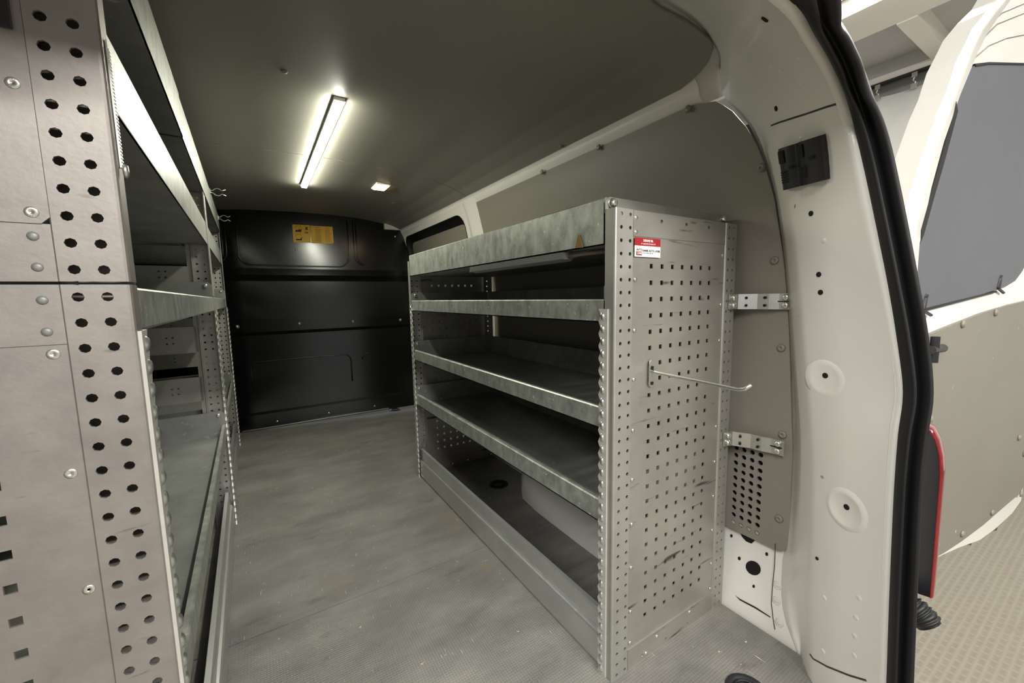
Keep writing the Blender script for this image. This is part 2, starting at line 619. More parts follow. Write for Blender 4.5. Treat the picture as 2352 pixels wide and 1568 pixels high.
outer = [(2.36, 0.0), (YB, 0.0), (YB, 1.57), (2.36, 1.57)]
ring1 = rrect(2.41, 3.6, 1.02, 1.535, 0.09)
m = MB()
n = len(ring1)
far = []
for y, z in ring1:
    cy, cz = 3.0, 1.28
    k = 1e9
    dy, dz = y - cy, z - cz
    for lim, d in ((YB - cy, dy), (2.36 - cy, dy)):
        if d * lim > 0:
            k = min(k, lim / d)
    for lim, d in ((1.575 - cz, dz), (0.0 - cz, dz)):
        if d * lim > 0:
            k = min(k, lim / d)
    far.append((cy + dy * k, cz + dz * k))
m.grid([[(wall_x(z) + 0.005, y, z) for y, z in far], [(wall_x(z) + 0.005, y, z) for y, z in ring1]], True)
m.build('door_skin', 'van_white', wr, True)
win = struct(link('window_1', None), 'sliding door window with black rubber and covered pane')
ring2 = rrect(2.44, 3.57, 1.05, 1.485, 0.08)
m = MB()
m.grid([[(wall_x(z) + d, y, z) for y, z in rr] for rr, d in ((ring1, 0.0), (ring1, 0.03), (ring2, 0.035), (ring2, 0.05))], True)
m.build('window_rubber', 'rubber', win, True)
m = MB()
m.add([(wall_x(z) + 0.04, y, z) for y, z in ring2], [tuple(range(n))])
m.build('pane', 'wall_board', win)

# wheel arch --------------------------------------------------------------
m = MB()
rows = []
for y, s, hgt in ((0.74, 1.0, 0.30), (0.95, 1.0, 0.34), (1.2, 1.0, 0.35), (1.45, 0.98, 0.33), (1.6, 0.9, 0.28), (1.70, 0.6, 0.22), (1.76, 0.25, 0.16), (1.79, 0.0, 0.1)):
    x0 = 1.215 - 0.185 * s
    rows.append([(x0, y, 0.0), (x0 + 0.004, y, 0.085), (x0 + 0.02 * s, y, 0.10), (x0 + 0.05 * s, y, 0.13), (x0 + 0.075 * s, y, 0.25 * hgt / 0.35), (x0 + 0.12 * s, y, hgt * 0.95), (1.25, y, hgt)])
m.grid(rows)
struct(m.build('trim_1', 'van_white', None, True), 'white pressed wheel arch behind the lowest shelf')

# left wall, mostly hidden -------------------------------------------------
wl = struct(link('wall_left', None), 'dark van side behind the left racks')
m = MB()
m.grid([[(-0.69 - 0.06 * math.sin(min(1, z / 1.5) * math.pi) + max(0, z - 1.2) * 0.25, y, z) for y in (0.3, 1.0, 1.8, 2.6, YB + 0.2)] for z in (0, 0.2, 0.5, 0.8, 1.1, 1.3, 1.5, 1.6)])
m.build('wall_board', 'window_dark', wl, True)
for y in (1.1, 2.3, 3.3):
    m = MB()
    m.grid([[(-0.66 - 0.06 * math.sin(min(1, z / 1.5) * math.pi) + max(0, z - 1.2) * 0.25, yy, z) for yy in (y, y + 0.1)] for z in (0, 0.3, 0.7, 1.1, 1.4, 1.6)])
    m.build('wall_rib', 'groove', wl, True)

# bulkhead ------------------------------------------------------------------
bw = struct(link('wall_front', None), 'black metal bulkhead of the load bay')
prof = [(0.0, -0.005), (0.12, -0.005), (0.14, 0.0), (0.52, 0.0), (0.74, 0.0), (0.765, -0.03), (0.86, -0.036), (1.15, -0.036), (1.2, -0.012), (1.25, 0.0), (1.72, 0.0)]


def BP(x, z, lift=0.0):
    """point of the slightly turned and leaning bulkhead behind nominal (x, z) at YB"""
    d = Vector((x, YB, z - 1))
    # plane: Y + 0.11 X - 0.06 (Z - 1) = YB + 0.055
    k = (YB + 0.055) / (d.y + 0.11 * d.x - 0.06 * d.z)
    n = Vector((-0.11, -1, 0.06)).normalized()
    return CAM + d * k + n * lift


def bz(z):
    return -lerp_table(prof, z)


m = MB()
m.grid([[BP(x, z, -d) for x in (-0.75, -0.3, 0.3, 0.8, 1.28)] for z, d in prof])
m.build('bulkhead_sheet', 'bulkhead_black', bw)


def bead(pts, r, name='pressed_bead', matn='bead_black'):
    return MB().tube([BP(x, z, bz(z) + r * 0.2) for x, z in pts], r, 6).build(name, matn, bw, True)


def arcpts(c, r, a0, a1, n=6):
    return [(c[0] + r * math.cos(math.radians(a0 + (a1 - a0) * k / n)), c[1] + r * math.sin(math.radians(a0 + (a1 - a0) * k / n))) for k in range(n + 1)]


bead([(-0.075, 1.69), (-0.085, 1.45)] + arcpts((-0.01, 1.35), 0.075, 180, 270) + [(0.3, 1.272)] + arcpts((0.61, 1.345), 0.072, 270, 360) + [(0.69, 1.5), (0.69, 1.66)], 0.006)
for dx in (0.0, 0.022):
    bead([(0.735 + dx, 1.66), (0.735 + dx, 1.45)] + arcpts((0.815 + dx, 1.37), 0.08, 180, 250), 0.005)
    bead([(-0.155 - dx, 1.66), (-0.155 - dx, 1.42)] + arcpts((-0.235 - dx, 1.36), 0.08, 0, -80), 0.005)
bead([(-0.06, 0.3)] + [(-0.075, 0.45)] + arcpts((-0.02, 0.48), 0.055, 180, 90) + [(0.3, 0.537)] + arcpts((0.6, 0.48), 0.055, 90, 0) + [(0.655, 0.3)], 0.006)
bead(arcpts((0.80, 0.48), 0.05, 180, 90) + [(1.0, 0.53)], 0.006)
bolt = MB().lathe([(0.014, 0), (0.014, 0.006), (0.008, 0.006), (0.008, 0.016), (0.004, 0.018)], 10).mesh('bolt', 'screw', True)
for x, z in ((-0.128, 0.814), (0.283, 0.816), (0.688, 0.813), (1.094, 0.807)):
    link('bolt', bolt, bw, BP(x, z, bz(z)), (math.pi / 2, 0, -0.11))
for x, z in ((0.072, 0.047), (0.453, 0.049), (0.828, 0.049), (0.3, 1.40), (1.09, 1.55)):
    o = link('bolt', bolt, bw, BP(x, z, bz(z)), (math.pi / 2, 0, -0.11))
    o.scale = (0.6, 0.6, 0.5)
m = MB()
m.tube([BP(x, 0.012, 0.02) for x in (-0.16, 0.4, 0.95)], 0.005, 6)
m.build('floor_edge_strip', 'zinc', bw)
MB().box((0.99, YB - 0.05, 1.6), (1.16, YB + 0.02, 1.66)).build('corner_bracket', 'van_white', bw)


# ------------------------------------------------------------------ rear door frame: lofted from the traced edges of the pillar
def catmull(rows, n):
    out = []
    for i in range(len(rows) - 1):
        p0 = rows[max(i - 1, 0)]; p1 = rows[i]; p2 = rows[i + 1]; p3 = rows[min(i + 2, len(rows) - 1)]
        for k in range(n):
            t = k / n
            out.append([0.5 * ((2 * b) + (c - a) * t + (2 * a - 5 * b + 4 * c - d) * t * t + (3 * b - a - 3 * c + d) * t ** 3) for a, b, c, d in zip(p0, p1, p2, p3)])
    out.append(rows[-1])
    return out


# each row: board-side edge, start of the face, outer corner, inner and outer edge of the rubber; (pixel x, pixel y, X)
FR = [((1852, 1700, 1.15), (1864, 1700, 1.135), (2014, 1700, 1.085), (2030, 1700, 1.08), (2082, 1700, 1.10)),
      ((1848, 1560, 1.16), (1862, 1560, 1.135), (2020, 1568, 1.085), (2037, 1568, 1.08), (2086, 1568, 1.10)),
      ((1800, 1400, 1.215), (1868, 1400, 1.14), (2025, 1420, 1.085), (2042, 1420, 1.08), (2092, 1420, 1.10)),
      ((1806, 1250, 1.256), (1871, 1250, 1.145), (2031, 1270, 1.085), (2048, 1270, 1.08), (2097, 1270, 1.10)),
      ((1818, 1100, 1.256), (1872, 1100, 1.145), (2038, 1120, 1.085), (2055, 1120, 1.08), (2104, 1110, 1.10)),
      ((1822, 1000, 1.256), (1868, 1000, 1.145), (2048, 1000, 1.088), (2064, 1000, 1.083), (2113, 990, 1.105)),
      ((1820, 900, 1.256), (1858, 900, 1.145), (2062, 900, 1.09), (2076, 900, 1.085), (2120, 890, 1.108)),
      ((1814, 780, 1.256), (1848, 780, 1.143), (2044, 780, 1.085), (2062, 780, 1.08), (2112, 770, 1.105)),
      ((1808, 680, 1.252), (1840, 680, 1.14), (2020, 660, 1.077), (2042, 660, 1.072), (2096, 650, 1.095)),
      ((1797, 560, 1.246), (1825, 540, 1.135), (1988, 520, 1.063), (2014, 520, 1.058), (2068, 500, 1.08)),
      ((1776, 420, 1.215), (1804, 420, 1.125), (1957, 370, 1.035), (1982, 370, 1.03), (2036, 345, 1.05)),
      ((1738, 305, 1.18), (1774, 289, 1.11), (1925, 236, 0.985), (1948, 236, 0.98), (2006, 225, 1.0)),
      ((1700, 252, 1.165), (1744, 205, 1.08), (1890, 145, 0.9), (1912, 150, 0.9), (1972, 130, 0.925)),
      ((1662, 205, 1.145), (1700, 135, 1.03), (1848, 70, 0.81), (1872, 80, 0.815), (1934, 55, 0.845)),
      ((1645, 115, 1.09), (1660, 85, 0.98), (1805, 12, 0.725), (1828, 10, 0.725), (1890, 0, 0.775)),
      ]
rows = []
for r in FR:
    p = [U(px, py, X=x) for px, py, x in r]
    for _ in range(4):
        p[0] = U(r[0][0] - 1, r[0][1], X=(wall_x(p[0].z) + 0.009 if p[0].z < 1.56 else r[0][2]))
    rows.append(p)
for x in (0.68, 0.3, -0.1, -0.45):
    k = 0 if x > 0.5 else 1
    base = [Vector((x + (0.22 if k == 0 else 0), 0.69, 1.69)), Vector((x + (0.17 if k == 0 else 0), 0.62, 1.655)), Vector((x - (0.06 if k == 0 else 0), 0.365, 1.475)), Vector((x - (0.06 if k == 0 else 0), 0.35, 1.462)), Vector((x - (0.03 if k == 0 else 0), 0.30, 1.50))]
    rows.append(base)
rows = catmull(rows, 5)
full = []
for p in rows:
    a, b, c, d, e = p
    w = Vector((0.7, 0.7, 0)) * (0.03 if a.z < 1.4 else 0.008)
    q = [a + Vector((0.01, 0.01, 0)), a, a + (b - a) * 0.26 + w * 0.1, a + (b - a) * 0.36 + w * 0.6, a + (b - a) * 0.7 + w, b + (a - b) * 0.1 + w * 0.3, b + (c - b) * 0.04, b + (c - b) * 0.5, c + (b - c) * 0.10, c + (b - c) * 0.03, c, d, d + Vector((0.01, 0.02, 0))]
    full.append(q)
fr = struct(link('trim_2', None), 'white painted rear door pillar and header of the van')
m = MB()
m.grid(full)
m.build('pillar', 'van_white', fr, True)
# outer body corner behind the rubber
m = MB()
m.grid([[p[3] + Vector((0.005, 0.015, 0)), p[4] + Vector((0.02, 0.02, 0)), p[4] + Vector((0.14, 0.07, 0)), p[4] + Vector((0.24, 0.3, 0))] for p in rows[:38]])
m.build('body_corner', 'van_white', fr, True)
# rubber seal: two lobes
m = MB()
prof2 = []
for p in rows:
    d, e = p[3], p[4]
    lat = (e - d)
    wdt = lat.length
    lat.normalize()
    i = rows.index(p)
    tan = (rows[min(i + 1, len(rows) - 1)][3] - rows[max(i - 1, 0)][3]).normalized()
    nrm = lat.cross(tan).normalized()
    if nrm.dot(CAM - d) < 0:
        nrm = -nrm
    ring = []
    for u, v in ((0.0, -0.02), (-0.02, 0.0), (0.04, 0.018), (0.16, 0.026), (0.28, 0.02), (0.36, 0.006), (0.45, 0.004), (0.52, 0.018), (0.64, 0.034), (0.8, 0.036), (0.95, 0.026), (1.03, 0.0), (1.0, -0.03)):
        ring.append(d + lat * (u * wdt) + nrm * v)
    prof2.append(ring)
m.grid(prof2)
struct(m.build('trim_3', 'rubber', None, True), 'black rubber seal round the rear door opening')


mir = lambda p: Vector((0.6 - p[0], p[1], p[2]))
m = MB()
m.grid([[mir(p) for p in r] for r in full[:76]])
m.build('pillar', 'van_white', fr, True)
m = MB()
m.grid([[mir(p) for p in r] for r in prof2[:76]])
struct(m.build('trim_4', 'rubber', None, True), 'black rubber seal on the left side of the rear opening')


def pillar_pt(px, py, lift=0.0):
    """nearest point of the pillar loft along the pixel's ray"""
    d = (U(px, py, X=1.0) - CAM).normalized()
    best = None
    for i in range(len(full) - 1):
        for j in range(3, len(full[0]) - 2):
            a, b, c, e = full[i][j], full[i][j + 1], full[i + 1][j + 1], full[i + 1][j]
            for t in ((a, b, c), (a, c, e)):
                from mathutils.geometry import intersect_ray_tri
                h = intersect_ray_tri(t[0], t[1], t[2], d, CAM, True)
                if h is not None and (best is None or (h - CAM).length < (best[0] - CAM).length):
                    n = (t[1] - t[0]).cross(t[2] - t[0]).normalized()
                    if n.dot(CAM - h) < 0:
                        n = -n
                    best = (h, n)
    return best if best else (U(px, py, X=1.1), Vector((-0.85, -0.5, 0)))


def disc_on(px, py, r, name, matn, par, prof=None, ratio=1.0):
    h, n = pillar_pt(px, py)
    prof = prof or [(r, 0.0), (r, 0.0015), (r * 0.5, 0.0016)]
    q = n.to_track_quat('Z', 'Y')
    m = MB().lathe(prof, 20, lambda x, y, z: tuple(h + q @ Vector((x, y * ratio, z))), False)
    return m.build(name, matn, par, True)


for px, py, r in [(1863, 490, 0.006), (1881, 630, 0.006), (1885, 671, 0.006), (1896, 862, 0.0065), (1945, 1164, 0.0065), (1877, 1282, 0.004), (1757, 44, 0.007), (1783, 249, 0.006)]:
    disc_on(px, py, r, 'bolt_hole', 'hole_black', fr)
disc_on(1895, 870, 0.04, 'pressed_dish', 'van_white', fr, [(0.05, -0.0012), (0.045, 0.0001), (0.038, 0.0014), (0.032, 0.001), (0.026, 0.0004), (0.012, 0.0003)])
disc_on(1943, 1170, 0.04, 'pressed_dish', 'van_white', fr, [(0.054, -0.0012), (0.049, 0.0002), (0.041, 0.0035), (0.036, 0.003), (0.028, 0.0008), (0.012, 0.0004)], 1.0)
for px, py in [(1850, 100), (1832, 135), (1770, 155), (1790, 165), (1835, 195), (1838, 320), (1895, 345), (1893, 1372), (1973, 1373), (1966, 1418), (1963, 1460), (1962, 1505), (1890, 1495), (1892, 553)]:
    disc_on(px, py, 0.006, 'weld_spot', 'van_white', fr, [(0.007, -0.0004), (0.005, 0.0007), (0.002, 0.001)])


def line_on(pts, r, name, matn):
    P = []
    for px, py in pts:
        h, n = pillar_pt(px, py)
        P.append(h)
    return MB().tube(P, r, 6).build(name, matn, fr)


line_on([(1772, 288), (1790, 281), (1850, 262), (1900, 245), (1924, 238)], 0.0022, 'seam', 'groove')
line_on([(1861, 1502), (1868, 1512), (1900, 1530), (1950, 1550), (1990, 1562)], 0.0022, 'seam', 'groove')

# black double catch on the pillar ----------------------------------------
cc = [pillar_pt(*p) for p in ((1797, 340), (1897, 307), (1907, 410), (1809, 434))]
tl, tr, br_, bl = [c[0] for c in cc]
nn = sum((c[1] for c in cc), Vector()).normalized()
catch = thing('catch_housing', (0, 0, 0), 0, 'black plastic twin housing screwed to the white pillar top', 'housing')
base = (tl + tr + br_ + bl) / 4
catch.location = base
NU = 40


def cpt(u, v, h):
    p = tl + (tr - tl) * u + (bl - tl) * v + (br_ - tr - bl + tl) * u * v
    return p + nn * h - base


def bulge(u):
    if u < 0.45:
        t = u / 0.45
    else:
        t = (u - 0.45) / 0.55
    return 0.008 + 0.013 * math.sin(math.pi * (0.06 + 0.88 * t))


m = MB()
us = [k / NU for k in range(NU + 1)]
m.grid([[cpt(u, v, -0.004) for u in us] for v in (0, 1)])
m.grid([[cpt(u, v, bulge(u)) for u in us] for v in (0, 1)])
m.grid([[cpt(u, 0, -0.004) for u in us], [cpt(u, 0, bulge(u)) for u in us]])
m.grid([[cpt(u, 1, -0.004) for u in us], [cpt(u, 1, bulge(u)) for u in us]])
m.grid([[cpt(0, v, -0.004) for v in (0, 1)], [cpt(0, v, bulge(0)) for v in (0, 1)]])
m.grid([[cpt(1, v, -0.004) for v in (0, 1)], [cpt(1, v, bulge(1)) for v in (0, 1)]])
m.build('shell', 'plastic_black', catch, True)
for u0, u1, vs_ in ((0.08, 0.28, (0.56, 0.62, 0.68, 0.74, 0.80)), (0.54, 0.74, (0.56, 0.62, 0.68, 0.74, 0.80))):
    for v in vs_:
        ux = [u0 + (u1 - u0) * k / 8 for k in range(9)]
        MB().grid([[cpt(u, v + dv - 0.04 * (u - u0), bulge(u) + 0.0025) for u in ux] for dv in (0, 0.03)]).build('vent_slot', 'hole_black', catch)
for u0, u1 in ((0.04, 0.26), (0.5, 0.72)):
    ux = [u0 + (u1 - u0) * k / 10 for k in range(11)]
    m = MB().grid([[cpt(u, v, bulge(u) + 0.0025) for u in ux] for v in (0.06, 0.36)])
    m.build('recess', 'hole_black', catch)
for u, v in ((0.36, 0.5), (0.86, 0.42)):
    m = MB().add([cpt(u + 0.05 * math.cos(t), v + 0.04 * math.sin(t), bulge(u) + 0.003) for t in [k * math.pi / 5 for k in range(10)]], [tuple(range(10))])
    m.build('screw_hole', 'hole_black', catch)


# ------------------------------------------------------------------ racks
screw_y = MB().lathe([(0.009, 0), (0.009, 0.003), (0.006, 0.006), (0.003, 0.006)], 10).mesh('screw', 'screw', True)
rivet_y = MB().lathe([(0.0055, 0), (0.005, 0.0018), (0.0015, 0.002)], 10).mesh('rivet', 'screw', True)
FRONT = (math.pi / 2, 0, 0)     # lathe axis towards -y
BACK = (-math.pi / 2, 0, 0)
P = 0.0301


def post(root, sx, x0, x1, ycur, dy, z0, z1, cols, htop, mn, name='post', r=0.0046, closed=False):
    """hat-section upright: pierced face at ycur, flanges running dy deep"""
    mp = lambda u, v, w: (sx * u, ycur + w * (1 if dy > 0 else -1), v)
    vs = []
    z = htop
    while z > z0 + 0.008:
        if z < z1 - 0.006:
            vs.append(z)
        z -= P
    vs = vs[::-1]
    m = MB()
    m.plate(cols, vs, x0 + 0.004, x1 - 0.002, z0, z1, r, 0.003, mp)
    s = 1 if dy > 0 else -1
    # rounded front edge and flanges
    arc = [(x0 + 0.004, 0.0), (x0 + 0.0015, 0.0012), (x0, 0.004), (x0, abs(dy)), (x0 + 0.003, abs(dy)), (x0 + 0.003, 0.004)]
    for z_ in (0,):
        m.prism([(sx * a, ycur + s * b, z0) for a, b in arc], (0, 0, z1 - z0))
    m.prism([(sx * a, ycur + s * b, z0) for a, b in ((x1 - 0.002, 0), (x1, 0.003), (x1, abs(dy)), (x1 - 0.003, abs(dy)), (x1 - 0.003, 0.003))], (0, 0, z1 - z0))
    if closed:
        m.box((sx * (x0 + 0.003), ycur + s * (abs(dy) - 0.003), z0), (sx * (x1 - 0.003), ycur + dy, z1))
    return m.build(name, mn, root, fix=True)


def protector(root, sx, xf, ya, yb, z0, z1, mn='light_strip_edge'):
    """embossed edge strip on the front side of a post, scalloped along its inner edge"""
    m = MB()
    n = int((z1 - z0) / P * 4)
    s = 1 if yb > ya else -1
    rows = []
    for k in range(n + 1):
        z = z0 + (z1 - z0) * k / n
        w = 0.0035 * math.cos(k * math.pi / 2)
        rows.append([(sx * (xf + 0.001), ya, z), (sx * (xf - 0.004), ya, z), (sx * (xf - 0.004), yb + s * w, z), (sx * (xf + 0.001), yb + s * w, z)])
    m.grid(rows, True)
    o = m.build('edge_protector', mn, root, fix=True)
    mm = MB()
    z = z0 + P / 2
    yc = ya + (yb - ya) * 0.62
    while z < z1 - 0.01:
        rows = []
        for a, h in ((1.0, 0.0), (0.75, 0.0028), (0.3, 0.0042)):
            rows.append([(sx * (xf - 0.004 - h), yc + 0.007 * a * math.cos(t), z + 0.0105 * a * math.sin(t) + 0.3 * 0.007 * a * math.cos(t)) for t in [k * math.pi / 4 for k in range(8)]])
        b0 = len(mm.v)
        mm.grid(rows, True)
        mm.f.append(tuple(b0 + 16 + k for k in range(8)))
        z += P
    b = mm.build('embossing', 'zinc', o, True)
    b['kind'] = 'stuff'
    return o


def tray(root, sx, x0, x1, y0, y1, zb, hf, hs, mn='galvanised', name='shelf_tray', bolts=True):
    t = 0.003
    m = MB()
    m.box((sx * x0, y0, zb), (sx * x1, y1, zb + t))
    m.box((sx * (x1 - t), y0, zb), (sx * x1, y1, zb + hs))
    for ya, yb, d in ((y0, y0 + t, 1), (y1 - t, y1, 1)):
        m.prism([(sx * x0, ya, zb), (sx * x1, ya, zb), (sx * x1, ya, zb + hs), (sx * (x0 + 0.01), ya, zb + hs), (sx * x0, ya, zb + hs - 0.012)], (0, yb - ya, 0))
    o = m.build(name, 'shelf_floor', root, fix=True)
    f = MB()
    f.prism([(sx * a, y0, zb + b) for a, b in ((x0, 0.0), (x0, hf - 0.003), (x0 + 0.003, hf), (x0 + 0.012, hf), (x0 + 0.012, hf - 0.003), (x0 + 0.004, hf - 0.004), (x0 + 0.003, 0.0))], (0, y1 - y0, 0))
    f.build('front_lip', mn, o, fix=True)
    if bolts:
        for yy, rr in ((y0 + t, BACK), (y1 - t, FRONT)):
            link('screw', screw_y, o, (sx * (x0 + 0.022), yy, zb + hs - 0.016), rr)
    return o


def floor_rail(root, sx, x0, y0, y1):
    m = MB()
    m.prism([(sx * (x0 + a), y0, b) for a, b in ((0.004, 0.0), (0.0, 0.01), (0.0, 0.088), (0.004, 0.094), (0.012, 0.095), (0.012, 0.10), (0.009, 0.105), (0.009, 0.148), (0.012, 0.156), (0.024, 0.157), (0.026, 0.15), (0.026, 0.0))], (0, y1 - y0, 0))
    return m.build('floor_rail', 'aluminium', root, fix=True)


def end_panel(root, sx, y, dirn, xa, xb, z0, z1, cols, rows_, mn):
    m = MB()
    m.plate(cols, rows_, xa, xb, z0, z1, 0.0056, 0.003, lambda u, v, w: (sx * u, y + dirn * w, v), 'sq')
    return m.build('end_panel', mn, root, fix=True)


def strip(root, sx, y, dirn, xa, xb, z0, z1, mn, name='cross_member', holes=None, t=0.004):
    m = MB()
    if holes:
        m.plate(holes[0], holes[1], xa, xb, z0, z1, holes[2], t, lambda u, v, w: (sx * u, y + dirn * w, v))
    else:
        r = 0.008
        poly = [(xa, z0 + r), (xa + r, z0), (xb - r, z0), (xb, z0 + r), (xb, z1 - r), (xb - r, z1), (xa + r, z1), (xa, z1 - r)]
        m.prism([(sx * a, y, b) for a, b in poly], (0, dirn * t, 0))
    return m.build(name, mn, root, fix=True)


# ---- right rack: local x runs from its front towards the van side
RX, RY = 0.705, 0.671
rr = thing('shelving_rack', (RX, RY, 0), 0, 'right-hand galvanised shelving rack with perforated end panel and four trays', 'rack')
LEN = 1.50
D0 = 0.50
sq_cols = [0.131 + 0.041 * i for i in range(7)]
sq_rows = [1.068 - 0.04087 * i for i in range(24)][::-1]
for near in (1, 0):
    y0 = 0.0 if near else LEN
    d = 1 if near else -1
    post(rr, 1, 0.0, 0.061, y0, d * 0.032, 0, 1.197, [0.020, 0.0495], 1.1845, 'steel_post', closed=bool(near))
    post(rr, 1, 0.447, 0.502, y0, d * 0.032, 0, 1.197, [0.461, 0.484], 1.1845, 'steel_post', r=0.0042, closed=bool(near))
    end_panel(rr, 1, y0 + d * 0.004, d, 0.061, 0.447, 0.058, 1.138, sq_cols, sq_rows, 'steel_panel')
    strip(rr, 1, y0 + d * 0.0025, d, 0.063, 0.446, 1.137, 1.197, 'steel_panel', holes=([0.165, 0.265, 0.365], [1.178], 0.005))
    strip(rr, 1, y0 + d * 0.001, d, 0.062, 0.447, 0.0, 0.058, 'steel_panel', holes=([0.12, 0.22, 0.32], [0.013], 0.004))
    protector(rr, 1, 0.0, y0 + d * 0.019, y0 + d * 0.045, 0.0, 0.966)
    if near:
        for x, z in ([(0.072, zz) for zz in (1.18, 1.147, 1.035, 0.912, 0.79, 0.66, 0.53, 0.41, 0.29, 0.165, 0.075)] + [(0.436, zz) for zz in (1.105, 0.965, 0.86, 0.60, 0.49, 0.38, 0.27, 0.16, 0.075)] + [(0.18, 0.04), (0.33, 0.045), (0.135, 0.012)]):
            link('rivet', rivet_y, rr, (x, y0 + (0.003 if z > 0.06 else 0.001), z), FRONT)
tray(rr, 1, 0.0, 0.49, 0.034, LEN - 0.034, 1.117, 0.109, 0.109, name='top_tray', bolts=False)
for zb, hf, hs in ((0.933, 0.056, 0.098), (0.667, 0.055, 0.102), (0.418, 0.06, 0.102)):
    tray(rr, 1, 0.002, 0.47, 0.034, LEN - 0.034, zb, hf, hs)
floor_rail(rr, 1, 0.006, 0.03, LEN - 0.03)
# outward side lip of the top tray over the end frame, with its bolts
m = MB().prism([(0.0, 0.030, 1.19), (0.485, 0.030, 1.19), (0.487, 0.03, 1.224), (0.012, 0.03, 1.227), (0.0, 0.03, 1.218)], (0, 0.004, 0))
m.build('tray_end_lip', 'steel_post', rr, fix=True)
for x in (0.018, 0.47):
    o = link('bolt', screw_y, rr, (x, 0.03, 1.212), FRONT)
    o.scale = (1.3, 1.3, 2.2)
m = MB().box((0.485, 0.04, 0.0), (0.49, 0.1, 1.19)).build('back_flange', 'steel_post', rr)

# sticker on the end panel
st = thing('fitter_sticker', (RX + 0.065, RY - 0.0005, 1.089), 0, 'red and white fitter sticker on the right rack end panel', 'sticker')
MB().box((0, 0.0, 0), (0.093, 0.001, 0.026)).build('white_field', 'sticker_white', st)
MB().box((0.0, 0.0, 0.026), (0.093, 0.001, 0.045)).build('red_field', 'sticker_red', st)
ex, ez = (1, 0, 0), (0, 0, 1)
lettering('DENNE BIL', 0.0075, 'sticker_white', st, (0.047, -0.0006, 0.0385), ex, ez, bold=0.0002)
lettering('er specialindrettet af', 0.0062, 'sticker_white', st, (0.047, -0.0006, 0.0315), ex, ez)
lettering('DANSK AUTO LOGIK', 0.0068, 'ink', st, (0.0585, -0.0006, 0.0150), ex, ez, bold=0.0002)
lettering('www.autologik.dk', 0.0052, 'ink', st, (0.0275, -0.0006, 0.0098), ex, ez, align='LEFT')
MB().box((0.005, -0.0004, 0.0035), (0.0245, 0.0, 0.0235)).build('emblem_border', 'ink', st)
MB().box((0.0055, -0.0007, 0.012), (0.024, 0.0, 0.023)).build('emblem_white', 'sticker_white', st)
MB().box((0.0055, -0.0007, 0.004), (0.024, 0.0, 0.0115)).build('emblem_red', 'sticker_red', st)
lettering('AUTO', 0.0064, 'ink', st, (0.0148, -0.0012, 0.0165), ex, ez, bold=0.0002)
lettering('LOGIK', 0.0056, 'sticker_white', st, (0.0148, -0.0012, 0.0078), ex, ez, bold=0.0002)

# tool hook in the end panel
hk = thing('tool_hook', (0.836, RY, 0.80), 0, 'bent zinc wire hook with slotted plate on the perforated end panel', 'hook')
m = MB()
pl = [(0.009 * math.cos(a), 0.025 + 0.009 * math.sin(a)) for a in [math.pi * k / 6 for k in range(7)]] + [(0.009 * math.cos(a), -0.027 + 0.009 * math.sin(a)) for a in [math.pi + math.pi * k / 6 for k in range(7)]]
m.prism([(x, -0.001, z) for x, z in pl], (0, -0.003, 0))
m.build('plate', 'zinc', hk, fix=True)
for z in (0.014, -0.026):
    MB().box((-0.004, -0.006, z - 0.004), (0.004, -0.0035, z + 0.004)).build('slot', 'hole_black', hk)
MB().tube([(0, -0.004, 0.006), (0, -0.02, 0.004), (0, -0.12, 0.001), (0.0, -0.222, -0.002), (0.001, -0.234, 0.001), (0.004, -0.245, 0.012)], 0.0042, 8).build('rod', 'zinc', hk, True)

# unlit strip lamp under the top tray
lp = thing('strip_lamp', (RX + 0.001, 0.86, 1.104), 0, 'unlit aluminium strip lamp hanging under the right rack top tray', 'lamp')
m = MB().prism([(0.0, 0.0, 0.012), (0.004, 0.0, -0.006), (0.03, 0, -0.012), (0.032, 0, 0.012)], (0, 0.56, 0))
m.build('profile', 'aluminium', lp, fix=True)
MB().box((0.003, -0.008, -0.008), (0.03, 0.0, 0.011)).build('end_cap', 'grey_plastic', lp)
MB().box((0.003, 0.56, -0.008), (0.03, 0.568, 0.011)).build('end_cap', 'grey_plastic', lp)
MB().tube([(0.015, -0.006, 0.0), (0.03, -0.05, 0.004), (0.06, -0.09, 0.006), (0.10, -0.12, 0.01)], 0.006, 8).build('cable', 'grey_plastic', lp, True)
tp = thing('tape_scrap', (RX - 0.001, 0.79, 1.126), 0, 'small brown scrap of tape on the right top tray lip', 'tape')
MB().prism([(-0.002, -0.014, -0.008), (-0.002, 0.016, -0.006), (-0.002, 0.010, 0.012), (-0.002, 0.004, 0.028), (-0.002, -0.004, 0.016)], (0.0015, 0, 0)).build('scrap', 'tape_brown', tp, fix=True)

